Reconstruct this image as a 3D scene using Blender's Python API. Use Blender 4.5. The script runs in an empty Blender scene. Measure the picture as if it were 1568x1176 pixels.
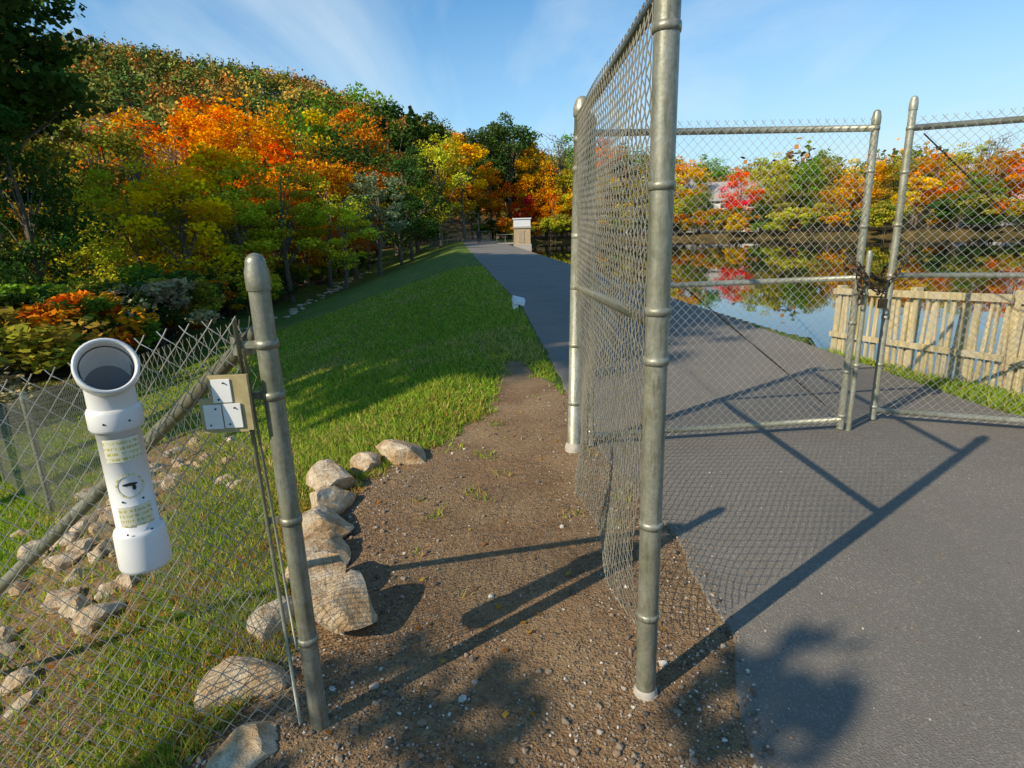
import bpy, bmesh, math, random
import numpy as np
from mathutils import Vector, Matrix, noise as mnoise
random.seed(3); RNG=np.random.default_rng(7)
S=bpy.context.scene
COL=S.collection

# ------------------------------------------------------------------ helpers
class MB:
    def __init__(s): s.v=[]; s.f=[]; s.m=[]; s.sm=[]
    def add(s,vs,fs,mat=0,smooth=False):
        o=len(s.v); s.v.extend([tuple(map(float,a)) for a in vs])
        for f in fs: s.f.append(tuple(o+i for i in f)); s.m.append(mat); s.sm.append(smooth)
    def tube(s,pts,r,n=10,mat=0,cap=True,ref=None,smooth=True):
        P=np.array([tuple(p) for p in pts],float); m=len(P)
        R=np.full(m,r,float) if np.isscalar(r) else np.array(r,float)
        T=np.zeros_like(P); T[1:-1]=P[2:]-P[:-2]; T[0]=P[1]-P[0]; T[-1]=P[-1]-P[-2]
        T/=np.linalg.norm(T,axis=1)[:,None]+1e-12
        if ref is None:
            d=P[-1]-P[0]; d/=np.linalg.norm(d)+1e-9
            ref=np.array([0,0,1.]) if abs(d[2])<.8 else np.array([1.,0,0])
        A=np.cross(T,np.array(ref,float)); A/=np.linalg.norm(A,axis=1)[:,None]+1e-12
        B=np.cross(T,A)
        a=np.arange(n)*2*math.pi/n
        V=(P[:,None,:]+R[:,None,None]*(A[:,None,:]*np.cos(a)[None,:,None]+B[:,None,:]*np.sin(a)[None,:,None])).reshape(-1,3)
        F=[(i*n+j,i*n+(j+1)%n,(i+1)*n+(j+1)%n,(i+1)*n+j) for i in range(m-1) for j in range(n)]
        s.add(V.tolist(),F,mat,smooth)
        if cap:
            o=len(s.v)-m*n
            s.f.append(tuple(o+j for j in range(n))); s.m.append(mat); s.sm.append(False)
            s.f.append(tuple(o+(m-1)*n+j for j in reversed(range(n)))); s.m.append(mat); s.sm.append(False)
    def lathe(s,c,prof,n=20,mat=0,axis=None):
        V=[];F=[]
        if axis is None: A=Vector((1,0,0));B=Vector((0,1,0));D=Vector((0,0,1))
        else:
            D=Vector(axis).normalized(); A=D.cross(Vector((0,0,1))).normalized(); B=D.cross(A)
        c=Vector(c)
        for r,z in prof:
            for j in range(n):
                a=2*math.pi*j/n; V.append(c+A*(r*math.cos(a))+B*(r*math.sin(a))+D*z)
        for i in range(len(prof)-1):
            for j in range(n): F.append((i*n+j,i*n+(j+1)%n,(i+1)*n+(j+1)%n,(i+1)*n+j))
        s.add(V,F,mat,True)
    def box(s,c,X,Y,Z,mat=0):
        c=Vector(c);X=Vector(X);Y=Vector(Y);Z=Vector(Z)
        V=[c+X*a+Y*b+Z*d for d in(-1,1) for b in(-1,1) for a in(-1,1)]
        s.add(V,[(0,2,3,1),(4,5,7,6),(0,1,5,4),(2,6,7,3),(0,4,6,2),(1,3,7,5)],mat)
    def obj(s,name,mats,parent=None,bevel=0):
        me=bpy.data.meshes.new(name); me.from_pydata(s.v,[],s.f)
        for m in mats: me.materials.append(m)
        me.polygons.foreach_set('material_index',s.m); me.polygons.foreach_set('use_smooth',s.sm)
        me.update()
        o=bpy.data.objects.new(name,me); COL.objects.link(o)
        if parent: o.parent=parent
        if bevel:
            b=o.modifiers.new('bevel','BEVEL'); b.width=bevel; b.segments=2; b.limit_method='ANGLE'
        return o
def empty(name,loc=(0,0,0)):
    o=bpy.data.objects.new(name,None); COL.objects.link(o); o.empty_display_size=.2; return o
def np_mesh(name,V,F,mats,mat_idx=None,attrs=None,cols=None,smooth=False):
    V=np.asarray(V,np.float32); F=np.asarray(F,np.int32)
    me=bpy.data.meshes.new(name); k=F.shape[1]; nf=len(F)
    me.vertices.add(len(V)); me.vertices.foreach_set('co',V.ravel())
    me.loops.add(nf*k); me.loops.foreach_set('vertex_index',F.ravel())
    me.polygons.add(nf); me.polygons.foreach_set('loop_start',np.arange(nf,dtype=np.int32)*k)
    me.update(calc_edges=True)
    for m in mats: me.materials.append(m)
    if mat_idx is not None: me.polygons.foreach_set('material_index',np.asarray(mat_idx,np.int32))
    me.polygons.foreach_set('use_smooth',np.full(nf,smooth,bool))
    for n,a in (attrs or {}).items():
        at=me.attributes.new(n,'FLOAT','POINT'); at.data.foreach_set('value',np.asarray(a,np.float32))
    for n,a in (cols or {}).items():
        at=me.attributes.new(n,'FLOAT_COLOR','POINT')
        c=np.ones((len(V),4),np.float32); c[:,:3]=a; at.data.foreach_set('color',c.ravel())
    me.validate(); me.update()
    return me
def link(name,me):
    o=bpy.data.objects.new(name,me); COL.objects.link(o); return o

class NT:
    def __init__(s,name):
        s.mat=bpy.data.materials.new(name); s.mat.use_nodes=True; s.t=s.mat.node_tree; s.t.nodes.clear()
        s.out=s.t.nodes.new('ShaderNodeOutputMaterial')
    def n(s,ty,ins=None,**kw):
        nd=s.t.nodes.new(ty)
        for k,v in kw.items(): setattr(nd,k,v)
        for k,v in (ins or {}).items():
            if isinstance(v,bpy.types.NodeSocket): s.t.links.new(v,nd.inputs[k])
            else: nd.inputs[k].default_value=v
        return nd
    def coord(s): return s.n('ShaderNodeTexCoord').outputs['Object']
    def noise(s,vec,scale,detail=4,rough=.6,dist=0):
        return s.n('ShaderNodeTexNoise',{'Vector':vec,'Scale':scale,'Detail':detail,'Roughness':rough,'Distortion':dist}).outputs[0]
    def ramp(s,fac,stops):
        nd=s.n('ShaderNodeValToRGB',{'Fac':fac}); cr=nd.color_ramp
        while len(cr.elements)<len(stops): cr.elements.new(.5)
        for e,(p,c) in zip(cr.elements,stops):
            e.position=p; e.color=(c,c,c,1) if np.isscalar(c) else (*c,1)
        return nd.outputs[0]
    def mix(s,f,a,b,bt='MIX'):
        nd=s.n('ShaderNodeMix',data_type='RGBA',blend_type=bt)
        for i,v in ((0,f),(6,a),(7,b)):
            if isinstance(v,bpy.types.NodeSocket): s.t.links.new(v,nd.inputs[i])
            else: nd.inputs[i].default_value=v if np.isscalar(v) else (*v,1)[:4]
        return nd.outputs[2]
    def math(s,op,a,b=0,clamp=False):
        nd=s.n('ShaderNodeMath',operation=op,use_clamp=clamp)
        for i,v in ((0,a),(1,b)):
            if isinstance(v,bpy.types.NodeSocket): s.t.links.new(v,nd.inputs[i])
            else: nd.inputs[i].default_value=v
        return nd.outputs[0]
    def bump(s,h,strength=.3,dist=.01,normal=None):
        d={'Height':h,'Strength':strength,'Distance':dist}
        if normal: d['Normal']=normal
        return s.n('ShaderNodeBump',d).outputs[0]
    def pbr(s,base,rough=.7,metal=0,normal=None,spec=.5):
        d={'Roughness':rough,'Metallic':metal,'Specular IOR Level':spec}
        d['Base Color']=base if isinstance(base,bpy.types.NodeSocket) else (*base,1)
        if normal: d['Normal']=normal
        b=s.n('ShaderNodeBsdfPrincipled',d); s.t.links.new(b.outputs[0],s.out.inputs[0]); return s.mat
def attr(N,name,out='Fac'):
    return N.n('ShaderNodeAttribute',attribute_name=name).outputs[out]

def simple(name,c1,c2,scale=10,rough=.7,metal=0,bump=.2,bd=.005,detail=5):
    N=NT(name); v=N.coord(); f=N.noise(v,scale,detail)
    c=N.ramp(f,[(.3,c1),(.7,c2)])
    return N.pbr(c,rough,metal,N.bump(f,bump,bd))

# ------------------------------------------------------------------ materials
def galv(name,k=1.):
    N=NT(name); v=N.coord()
    st=N.n('ShaderNodeMapping',{'Vector':v,'Scale':(60,60,9)}).outputs[0]
    a=N.ramp(N.noise(v,40,4,.7),[(.3,(.18*k,.18*k,.115*k)),(.7,(.31*k,.305*k,.215*k))])
    b=N.ramp(N.noise(v,90,3),[(.3,(.27*k,.27*k,.22*k)),(.7,(.46*k,.455*k,.39*k))])
    c=N.mix(N.ramp(N.noise(v,3,5,.7),[(.35,0.),(.7,1.)]),a,b)
    c=N.mix(N.ramp(N.noise(st,1,4,.7),[(.5,0.),(.72,.7)]),c,(.11*k,.10*k,.06*k))
    return N.pbr(c,N.ramp(N.noise(v,25,3),[(.3,.34),(.7,.58)]),.45,N.bump(N.noise(v,120,3),.2,.002))
M_galv=galv('weathered_galvanized_steel')
M_galvb=galv('lighter_galvanized_steel',1.35)
M_wire=simple('chain_link_wire',(.34,.33,.29),(.54,.53,.48),15,.45,.3,.05)
M_wirew=simple('chain_link_wire_weathered',(.19,.175,.13),(.36,.34,.27),15,.5,.3,.05)
M_chain=simple('dark_chain_steel',(.05,.04,.03),(.13,.09,.06),30,.5,.7,.1)
M_conc=simple('concrete',(.34,.30,.25),(.55,.50,.43),18,.85,0,.4,.01)
M_white=simple('white_paint',(.72,.72,.70),(.82,.82,.80),12,.5,0,.05)
M_pvc=simple('white_pvc',(.72,.71,.69),(.82,.81,.79),8,.35,0,.02)
M_black=simple('black_print',(.01,.01,.01),(.03,.03,.03),8,.5,0,.02)
M_tan=simple('tan_board',(.34,.27,.12),(.48,.39,.20),30,.6,0,.1)

def m_label():
    N=NT('printed_label'); v=N.coord()
    sx=N.n('ShaderNodeSeparateXYZ',{'Vector':v}).outputs
    line=N.math('GREATER_THAN',N.math('FRACT',N.math('MULTIPLY',sx[2],72.)),.5)
    st=N.n('ShaderNodeMapping',{'Vector':v,'Scale':(260,260,72)}).outputs[0]
    ink=N.math('GREATER_THAN',N.noise(st,1,1),.5)
    c=N.mix(N.math('MULTIPLY',line,ink),(.76,.73,.55),(.52,.46,.14))
    return N.pbr(c,.5)
M_label=m_label()

def m_ground():
    N=NT('ground_grass_and_dirt'); v=N.coord()
    mid=N.noise(v,2.4,5,.65); fine=N.noise(v,28,5,.7); vf=N.noise(v,140,3,.6)
    g=N.mix(N.ramp(mid,[(.35,0),(.68,1)]),(.08,.16,.015),(.21,.29,.03))
    g=N.mix(N.ramp(fine,[(.3,.7),(.7,0)]),g,(.03,.065,.008))
    near=N.ramp(N.noise(v,.9,5,.7),[(.48,0),(.64,1)])
    g=N.mix(N.math('MULTIPLY',near,.6),g,(.30,.23,.05))
    vor=N.n('ShaderNodeTexVoronoi',{'Vector':v,'Scale':75.,'Randomness':1.})
    d=N.ramp(fine,[(.25,(.14,.075,.034)),(.5,(.32,.19,.095)),(.78,(.52,.35,.19))])
    d=N.mix(N.ramp(mid,[(.4,0),(.75,.6)]),d,(.17,.10,.05))
    d=N.mix(N.ramp(N.noise(v,1.6,4),[(.42,0),(.66,.65)]),d,(.47,.32,.17))
    sep=N.n('ShaderNodeSeparateColor',{'Color':vor.outputs['Color']}).outputs[0]
    st=N.ramp(sep,[(0,(.09,.07,.05)),(.5,(.26,.19,.13)),(1,(.52,.44,.34))])
    stm=N.math('MULTIPLY',N.ramp(vor.outputs['Distance'],[(.32,1),(.48,0)]),attr(N,'gravel'))
    stm=N.math('MULTIPLY',stm,N.ramp(N.noise(v,7,3),[(.35,.15),(.6,.8)]))
    d=N.mix(stm,d,st)
    dm=N.math('ADD',attr(N,'dirt'),N.math('MULTIPLY',N.math('SUBTRACT',N.noise(v,6,6,.75),.5),1.7))
    dm=N.ramp(dm,[(.42,0),(.58,1)])
    c=N.mix(dm,g,d)
    ff=N.ramp(N.noise(v,.8,6,.7),[(.3,(.04,.045,.014)),(.55,(.11,.075,.025)),(.75,(.22,.15,.05))])
    fm=N.math('ADD',attr(N,'forest'),N.math('MULTIPLY',N.math('SUBTRACT',mid,.5),.8))
    c=N.mix(N.ramp(fm,[(.4,0),(.6,1)]),c,ff)
    h=N.math('ADD',N.math('MULTIPLY',fine,1.),N.math('MULTIPLY',vf,.5))
    h=N.math('ADD',h,N.math('MULTIPLY',stm,.7))
    return N.pbr(c,.9,0,N.bump(h,.9,.03),.2)
M_ground=m_ground()

def m_asphalt():
    N=NT('asphalt'); v=N.coord()
    f=N.noise(v,170,3,.7); m=N.noise(v,1.3,5,.65); l=N.noise(v,.35,3)
    vor=N.n('ShaderNodeTexVoronoi',{'Vector':v,'Scale':150.})
    c=N.ramp(f,[(.3,(.145,.128,.105)),(.62,(.25,.222,.182)),(.8,(.42,.375,.31))])
    sp=N.n('ShaderNodeSeparateColor',{'Color':vor.outputs['Color']}).outputs[1]
    c=N.mix(N.ramp(sp,[(.8,0),(.95,.5)]),c,(.48,.43,.36))
    c=N.mix(N.ramp(m,[(.35,.45),(.7,0)]),c,(.125,.112,.095))
    c=N.mix(N.ramp(l,[(.4,0),(.7,.35)]),c,(.30,.26,.205))
    return N.pbr(c,.82,0,N.bump(N.math('ADD',f,vor.outputs['Distance']),.6,.006),.35)
M_asph=m_asphalt()

def m_water():
    N=NT('lake_water'); v=N.coord()
    mp=N.n('ShaderNodeMapping',{'Vector':v,'Scale':(1,.6,1)}).outputs[0]
    h=N.noise(mp,1.2,3,.5)
    d={'Base Color':(.012,.016,.012,1),'Roughness':.02,'Specular IOR Level':1.0,'IOR':1.45,'Normal':N.bump(h,.06,.02)}
    b=N.n('ShaderNodeBsdfPrincipled',d); N.t.links.new(b.outputs[0],N.out.inputs[0]); return N.mat
M_water=m_water()

def m_leaf():
    N=NT('autumn_foliage'); oc=N.n('ShaderNodeObjectInfo').outputs
    t=attr(N,'tint'); t2=attr(N,'hue')
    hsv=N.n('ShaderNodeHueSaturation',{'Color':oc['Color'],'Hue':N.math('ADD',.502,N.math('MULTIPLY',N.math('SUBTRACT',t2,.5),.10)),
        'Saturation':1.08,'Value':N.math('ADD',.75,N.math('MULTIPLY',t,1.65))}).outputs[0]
    d=N.n('ShaderNodeBsdfDiffuse',{'Color':hsv}); tr=N.n('ShaderNodeBsdfTranslucent',{'Color':hsv})
    mx=N.n('ShaderNodeMixShader',{0:.22,1:d.outputs[0],2:tr.outputs[0]})
    N.t.links.new(mx.outputs[0],N.out.inputs[0]); return N.mat
M_leaf=m_leaf()
def m_far():
    N=NT('distant_foliage'); c=attr(N,'col','Color')
    d=N.n('ShaderNodeBsdfDiffuse',{'Color':c}); N.t.links.new(d.outputs[0],N.out.inputs[0]); return N.mat
M_far=m_far()
def m_blade():
    N=NT('grass_blades'); c=attr(N,'col','Color')
    d=N.n('ShaderNodeBsdfDiffuse',{'Color':c}); tr=N.n('ShaderNodeBsdfTranslucent',{'Color':c})
    mx=N.n('ShaderNodeMixShader',{0:.35,1:d.outputs[0],2:tr.outputs[0]})
    N.t.links.new(mx.outputs[0],N.out.inputs[0]); return N.mat
M_blade=m_blade()
def m_stonecol():
    N=NT('crushed_stone'); c=attr(N,'col','Color'); v=N.coord()
    c=N.mix(N.ramp(N.noise(v,80,3),[(.3,.5),(.6,0)]),c,(.08,.07,.06))
    return N.pbr(c,.85,0,None,.3)
M_stone=m_stonecol()
def m_rock():
    N=NT('sandstone_boulder'); v=N.coord()
    a=N.noise(v,7,6,.7); b=N.noise(v,40,5,.7)
    c=N.ramp(a,[(.25,(.28,.14,.06)),(.45,(.55,.38,.21)),(.65,(.76,.65,.48))])
    c=N.mix(N.ramp(b,[(.3,.6),(.5,0)]),c,(.18,.12,.08))
    return N.pbr(c,.85,0,N.bump(N.math('ADD',a,b),.8,.03),.25)
M_rock=m_rock()
M_bark=simple('bark',(.07,.05,.035),(.22,.18,.13),6,.9,0,.6,.03)
def m_wood():
    N=NT('weathered_wood'); v=N.coord()
    w=N.noise(N.n('ShaderNodeMapping',{'Vector':v,'Scale':(30,30,2.5)}).outputs[0],1,5,.6)
    c=N.ramp(w,[(.25,(.22,.15,.06)),(.5,(.54,.44,.22)),(.75,(.76,.65,.40))])
    c=N.mix(N.ramp(N.noise(v,4,4),[(.42,0),(.62,.65)]),c,(.50,.45,.34))
    return N.pbr(c,.8,0,N.bump(w,.5,.004),.25)
M_wood=m_wood()

# ------------------------------------------------------------------ terrain
WATER_Z=-.8
def sstep(t): t=np.clip(t,0,1); return t*t*(3-2*t)
def pl(y): return np.interp(y,[-50,1.3,1.95,2.76,3.6,5.3,11.7,34,92,130],[.6,.66,.79,.78,.62,.53,.26,-1.8,-6.9,-10.5])
def pr(y): return np.interp(y,[4.3,6.5,11,25.4,72.8,92,130],[3.80,3.72,3.5,2.6,-.6,-2.4,-6.2])
LAKE=np.array([(4.2,8.2),(4.6,6.8),(4.9,5.6),(5.6,4.7),(8,4.0),(13,2.6),(22,1),(60,-5),(160,-30),(240,-30),(240,30),(150,34),(110,40),(82,50),(64,62),(47,76),(31,91),(20,98),(11,103),(3,101),(-1.4,94),(.1,72.8),(3.1,25.4),(3.95,11)])
def lake_sd(x,y):
    px=x.ravel(); py=y.ravel(); d=np.full(px.shape,1e9); ins=np.zeros(px.shape,bool); n=len(LAKE)
    for i in range(n):
        a=LAKE[i]; b=LAKE[(i+1)%n]; e=b-a
        t=np.clip(((px-a[0])*e[0]+(py-a[1])*e[1])/(e@e),0,1)
        d=np.minimum(d,np.hypot(px-a[0]-t*e[0],py-a[1]-t*e[1]))
        c=((a[1]>py)!=(b[1]>py))
        with np.errstate(divide='ignore',invalid='ignore'):
            xi=(b[0]-a[0])*(py-a[1])/(b[1]-a[1]+1e-12)+a[0]
        ins^=(c&(px<xi))
    return np.where(ins,-d,d).reshape(x.shape)
def wav(x,y,s,ph=0):
    return (np.sin(x*s+1.3*np.sin(y*s*.7+ph)+ph)+np.sin(y*s*1.1+1.7*np.sin(x*s*.6+2*ph)+2.1*ph))*.5
AZ=[-180,-120,-70,-50,-37,-30,-18,-8,0,8,15,25,40,60,90,180]
HA=[20,30,60,80,80,81,78,62,46,34,27,20,17,17,17,20]
HR0=[60,60,60,60,62,70,90,115,140,160,165,160,150,160,260,60]
def G(x,y):
    x=np.asarray(x,float); y=np.asarray(y,float)
    w=np.interp(y,[-5,2.5,3.6,6,9],[1.4,1.4,1.5,.95,.75])
    d=np.maximum(pl(y)-w-x,0)
    raw=.3*(np.sqrt(d*d+.16)-.4)
    k=.8; hh=np.clip(.5+.5*(3.3-raw)/k,0,1); sm=3.3*(1-hh)+raw*hh-k*hh*(1-hh)
    sm=np.where(d<=0,0,sm)
    z=-sm*(1-.75*sstep((y-80)/30))
    far=sstep((d-9)/6)
    z=z+far*(wav(x,y,.25)*.35+wav(x,y,.7,1)*.15)
    z=z+np.where(d>0,np.minimum(d*.05,1)*(wav(x,y,2.1,.5)*.04+wav(x,y,5,.2)*.015),0)
    az=np.degrees(np.arctan2(x,y)); r=np.hypot(x,y)
    A=np.interp(az,AZ,HA); r0=np.interp(az,AZ,HR0)
    t=sstep((r-r0)/320)
    z=z+A*t*(1+.06*wav(x,y,.02,.3))
    sd=lake_sd(x,y)
    z=np.minimum(z,WATER_Z+sd*np.where((y>7.5)&(x<pr(y)+2),2.2,.95))
    return np.maximum(z,-3.9)
def gz(x,y): return float(G(np.array([x]),np.array([y]))[0])
def dirt_mask(x,y):
    xl=np.interp(y,[-5,1.2,1.7,2.2,3.1,3.6,4.2,4.8,6,6.9],[-1.3,-1.15,-.92,-.88,-1.08,-.86,-.46,-.24,-.14,0])
    xr=np.interp(y,[4.4,5.2,6,6.9],[3,.58,.28,.10]); xr=np.where(y<4.3,8,xr)
    m=np.minimum(x-xl,xr-x)/.25+.5
    m=np.minimum(m,(7.2-y)/.8)
    m=np.where((x>2)&(y>3.5),0,m)
    return np.clip(m,0,1)
az=np.concatenate([np.linspace(-180,-62,60,endpoint=False),np.linspace(-62,62,620,endpoint=False),np.linspace(62,180,60,endpoint=False)])
rad=np.concatenate([[.05],np.geomspace(.4,1500,430)])
A_,R_=np.meshgrid(np.radians(az),rad,indexing='ij')
X=R_*np.sin(A_); Y=R_*np.cos(A_); Z=G(X,Y)
na,nr=X.shape
idx=np.arange(na*nr).reshape(na,nr)
i0=idx; i1=np.roll(idx,-1,axis=0)
F=np.stack([i0[:,:-1],i0[:,1:],i1[:,1:],i1[:,:-1]],-1).reshape(-1,4)
V=np.stack([X,Y,Z],-1).reshape(-1,3)
dm=dirt_mask(X,Y)
dd=np.maximum(pl(Y)-1-X,0)
sdl=lake_sd(X,Y)
shore=np.clip(1.2-np.abs(sdl)/1.2,0,1)*(Y>9)
fo=np.clip((dd-12.5)/3,0,1); fo=np.maximum(fo,np.clip((R_-108)/10,0,1)); fo=np.where((Y>96),np.maximum(fo,np.clip((Y-98)/8,0,1)),fo)
fo=np.where((X>pr(Y)+5)&(Y>20),1,fo)
dmask=np.maximum(dm,shore*.8)
tt=np.clip(((X+2.4)*(-1.4)+(Y-2.5)*3.2)/(1.4**2+3.2**2),-.3,1.6)
rr=np.hypot(X+2.4+1.4*tt,Y-2.5-3.2*tt)
dmask=np.maximum(dmask,np.clip(1.0-rr/.9,0,.75))
gr=np.clip(1.5-np.hypot(X-.1,(Y-1.9)*.8)/2.2,.25,1)
g=link('ground',np_mesh('ground',V,F,[M_ground],attrs={'dirt':dmask.ravel(),'forest':fo.ravel(),'gravel':gr.ravel()},smooth=True))

# asphalt path
ys=np.concatenate([np.arange(-8,3.95,.12),[3.98,4.1,4.3],np.arange(4.5,12,.2),np.arange(12,100,1.5)])
mb=MB(); L=[];Rr=[]
for y in ys:
    j=.03*mnoise.noise(Vector((0,y*3,0)))+.03*mnoise.noise(Vector((5,y*11,0)))
    L.append((float(pl(y))+j,y))
    xr=5.1 if y<3.97 else (float(np.interp(y,[3.97,4.1,4.3],[5.1,4.1,3.80])) if y<4.3 else float(pr(y)))
    Rr.append((xr+j,y))
vs=[];n=len(ys)
for (a,y),(b,_) in zip(L,Rr): vs+=[(a-.02,y,-.03),(a,y,.012),(b,y,.012),(b+.05,y,-.35 if y>7 else -.05)]
fs=[(i*4+k,i*4+k+1,i*4+k+5,i*4+k+4) for i in range(n-1) for k in range(3)]
mb.add(vs,fs); mb.obj('asphalt_path',[M_asph])
# water
pts=[]; n=len(LAKE)
for i in range(n):
    a=LAKE[i-1];b=LAKE[i];d=LAKE[(i+1)%n]
    n1=np.array([-(b-a)[1],(b-a)[0]]);n1/=np.linalg.norm(n1)
    n2=np.array([-(d-b)[1],(d-b)[0]]);n2/=np.linalg.norm(n2)
    m=n1+n2; m/=np.linalg.norm(m)
    pts.append(b-m*.25)
me=bpy.data.meshes.new('lake'); bm=bmesh.new()
bm.faces.new([bm.verts.new((p[0],p[1],WATER_Z)) for p in pts]); bmesh.ops.triangulate(bm,faces=bm.faces[:])
for f in bm.faces:
    if f.normal.z<0: f.normal_flip()
bm.to_mesh(me); me.materials.append(M_water); link('lake_water',me)

# ------------------------------------------------------------------ trees
def leaf_quads(C,size,rng,up=.5,asp=.75):
    n=len(C)
    N=rng.normal(size=(n,3)); N[:,2]=np.abs(N[:,2])+up; N/=np.linalg.norm(N,axis=1)[:,None]
    A=np.cross(N,rng.normal(size=(n,3))); A/=np.linalg.norm(A,axis=1)[:,None]; B=np.cross(N,A)
    s=(size*rng.uniform(.6,1.35,n))[:,None]
    V=np.stack([C-A*s,C-B*s*asp,C+A*s,C+B*s*asp],1).reshape(-1,3)
    return V
def make_tree(name,seed,H=14,R=4.6,base=.22,ncl=58,nl=125,leaf=.15,kind='round'):
    rng=np.random.default_rng(seed); mb=MB()
    tip=np.array([rng.uniform(-.5,.5),rng.uniform(-.5,.5),H*.86])
    wv=.25*min(1,H/10)
    def trunk(t): return np.array([tip[0]*t*t*min(1,H/10)+wv*math.sin(t*5+seed),tip[1]*t*t*min(1,H/10)+wv*.8*math.sin(t*4+seed*2),-.5+t*(tip[2]+.5)])
    ts=np.linspace(0,1,9); r0=H*.018
    mb.tube([trunk(t) for t in ts],[r0*(1-t)**.8+.002*H for t in ts],8,0,False)
    cl=[]
    cz=H*(base+(1-base)*.5); hz=H*(1-base)*.5
    while len(cl)<ncl:
        d=rng.normal(size=3); d/=np.linalg.norm(d)
        f=rng.uniform(.35,1)**.55
        if kind=='cone':
            t=rng.uniform(0,1)**.8; a=rng.uniform(0,6.283); rr=R*(1-t)*rng.uniform(.5,1)+.2
            p=np.array([rr*math.cos(a),rr*math.sin(a),H*(base+(1-base)*t)-rr*.25]); cr=R*.2*(1.15-t)
        else:
            bul=1+.22*math.sin(d[0]*4+seed)+.18*math.sin(d[1]*5+d[2]*4+seed*1.7)
            if kind=='bush' and d[2]<-.3: continue
            wz=1 if d[2]>0 else .85
            p=np.array([d[0]*R*f*bul,d[1]*R*f*bul,cz+d[2]*hz*f*wz*(.85+.15*bul)]); cr=R*rng.uniform(.15,.28)
        cl.append((p,cr,rng.uniform(0,1),rng.uniform(0,1)))
    nlimb=16 if kind!='bare' else ncl
    for p,cr,_,_ in cl[:nlimb]:
        t=np.clip((p[2]/H)*.75-.05,.15,.9); a=trunk(t)
        m=(a+p)/2+np.array([0,0,.06*H*rng.uniform(.2,1)])
        rb=r0*(1-t)*.55+.0015*H
        mb.tube([a,(a+m)/2+rng.normal(size=3)*.08*H/14,m,(m+p)/2+rng.normal(size=3)*.12*H/14,p],[rb,rb*.8,rb*.6,rb*.4,.001*H],5,0,False)
        if kind=='bare':
            for k in range(4):
                q=m+(p-m)*rng.uniform(0,1); e=q+rng.normal(size=3)*R*.22+np.array([0,0,R*.22])
                mb.tube([q,(q+e)/2+rng.normal(size=3)*.1,e],[.04,.025,.012],4,0,False)
    Cs=[];T=[];Hu=[]
    for p,cr,tn,hu in cl:
        m=int(nl*rng.uniform(.5,1.35))
        d=rng.normal(size=(m,3)); d/=np.linalg.norm(d,axis=1)[:,None]
        rad=cr*rng.uniform(.25,1.25,m)**.6
        q=p+d*rad[:,None]*np.array([1.2,1.2,.7]); Cs.append(q)
        T.append(np.clip(.25+.4*tn+.3*rng.uniform(-.5,.5,m)+.18*d[:,2],0,1)); Hu.append(np.clip(hu*.6+.4*rng.uniform(0,1,m),0,1))  # random tint, plus top light painted in: upper leaves of each clump lighter
    C=np.concatenate(Cs); T=np.concatenate(T); Hu=np.concatenate(Hu)
    LV=leaf_quads(C,np.full(len(C),leaf),rng,up=.35)
    TV=np.array(mb.v); TF=np.array([f for f in mb.f if len(f)==4],int)
    V=np.concatenate([TV,LV]); LF=np.arange(len(LV)).reshape(-1,4)+len(TV)
    F=np.concatenate([TF,LF]); mi=np.r_[np.zeros(len(TF),int),np.ones(len(LF),int)]
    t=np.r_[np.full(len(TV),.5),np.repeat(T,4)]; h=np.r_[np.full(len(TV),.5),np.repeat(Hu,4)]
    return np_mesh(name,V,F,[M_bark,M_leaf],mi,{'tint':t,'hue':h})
TREES={'round':[make_tree('maple_a',1),make_tree('maple_b',2,R=5,base=.18,ncl=62),make_tree('maple_c',3,R=4.2,base=.25),make_tree('maple_d',4,R=4.8,base=.12,ncl=62),make_tree('maple_e',14,R=4.4,base=.2,ncl=48)],
 'tall':[make_tree('oak_a',5,H=16,R=3.8,base=.25,ncl=55),make_tree('oak_b',6,H=16,R=3.4,base=.15,ncl=50)],
 'cone':[make_tree('spruce_a',7,H=16,R=3.4,base=.1,ncl=110,nl=80,kind='cone')],
 'bare':[make_tree('bare_a',8,H=14,R=4,base=.2,ncl=45,nl=12,leaf=.12,kind='bare')],
 'bush':[make_tree('shrub_a',9,H=3,R=2.1,base=0,ncl=26,nl=100,leaf=.10,kind='bush'),make_tree('shrub_b',10,H=3.2,R=1.8,base=0,ncl=22,nl=100,leaf=.10,kind='bush')],
 'high':[make_tree('tall_shade',21,H=20,R=5.8,base=.48,ncl=85,nl=160,leaf=.22)],
 'open':[make_tree('open_shade',22,H=15,R=4.6,base=.35,ncl=30,nl=60,leaf=.17)],
 'sapling':[make_tree('young_maple',23,H=5,R=.82,base=.5,ncl=28,nl=60,leaf=.06)]}
NAMES={'round':'maple_tree','tall':'oak_tree','cone':'spruce_tree','bare':'bare_tree','bush':'shrub','high':'oak_tree','open':'maple_tree','sapling':'young_maple_tree'}
PAL={'orange':(.54,.20,.03),'yellow':(.56,.37,.045),'yo':(.52,.29,.04),'yg':(.37,.34,.045),'green':(.13,.20,.03),'dark':(.05,.085,.022),
 'olive':(.24,.21,.04),'red':(.54,.075,.04),'rust':(.40,.17,.035),'gg':(.17,.23,.11),'black':(.02,.03,.012),'grey':(.28,.22,.14)}
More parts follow.
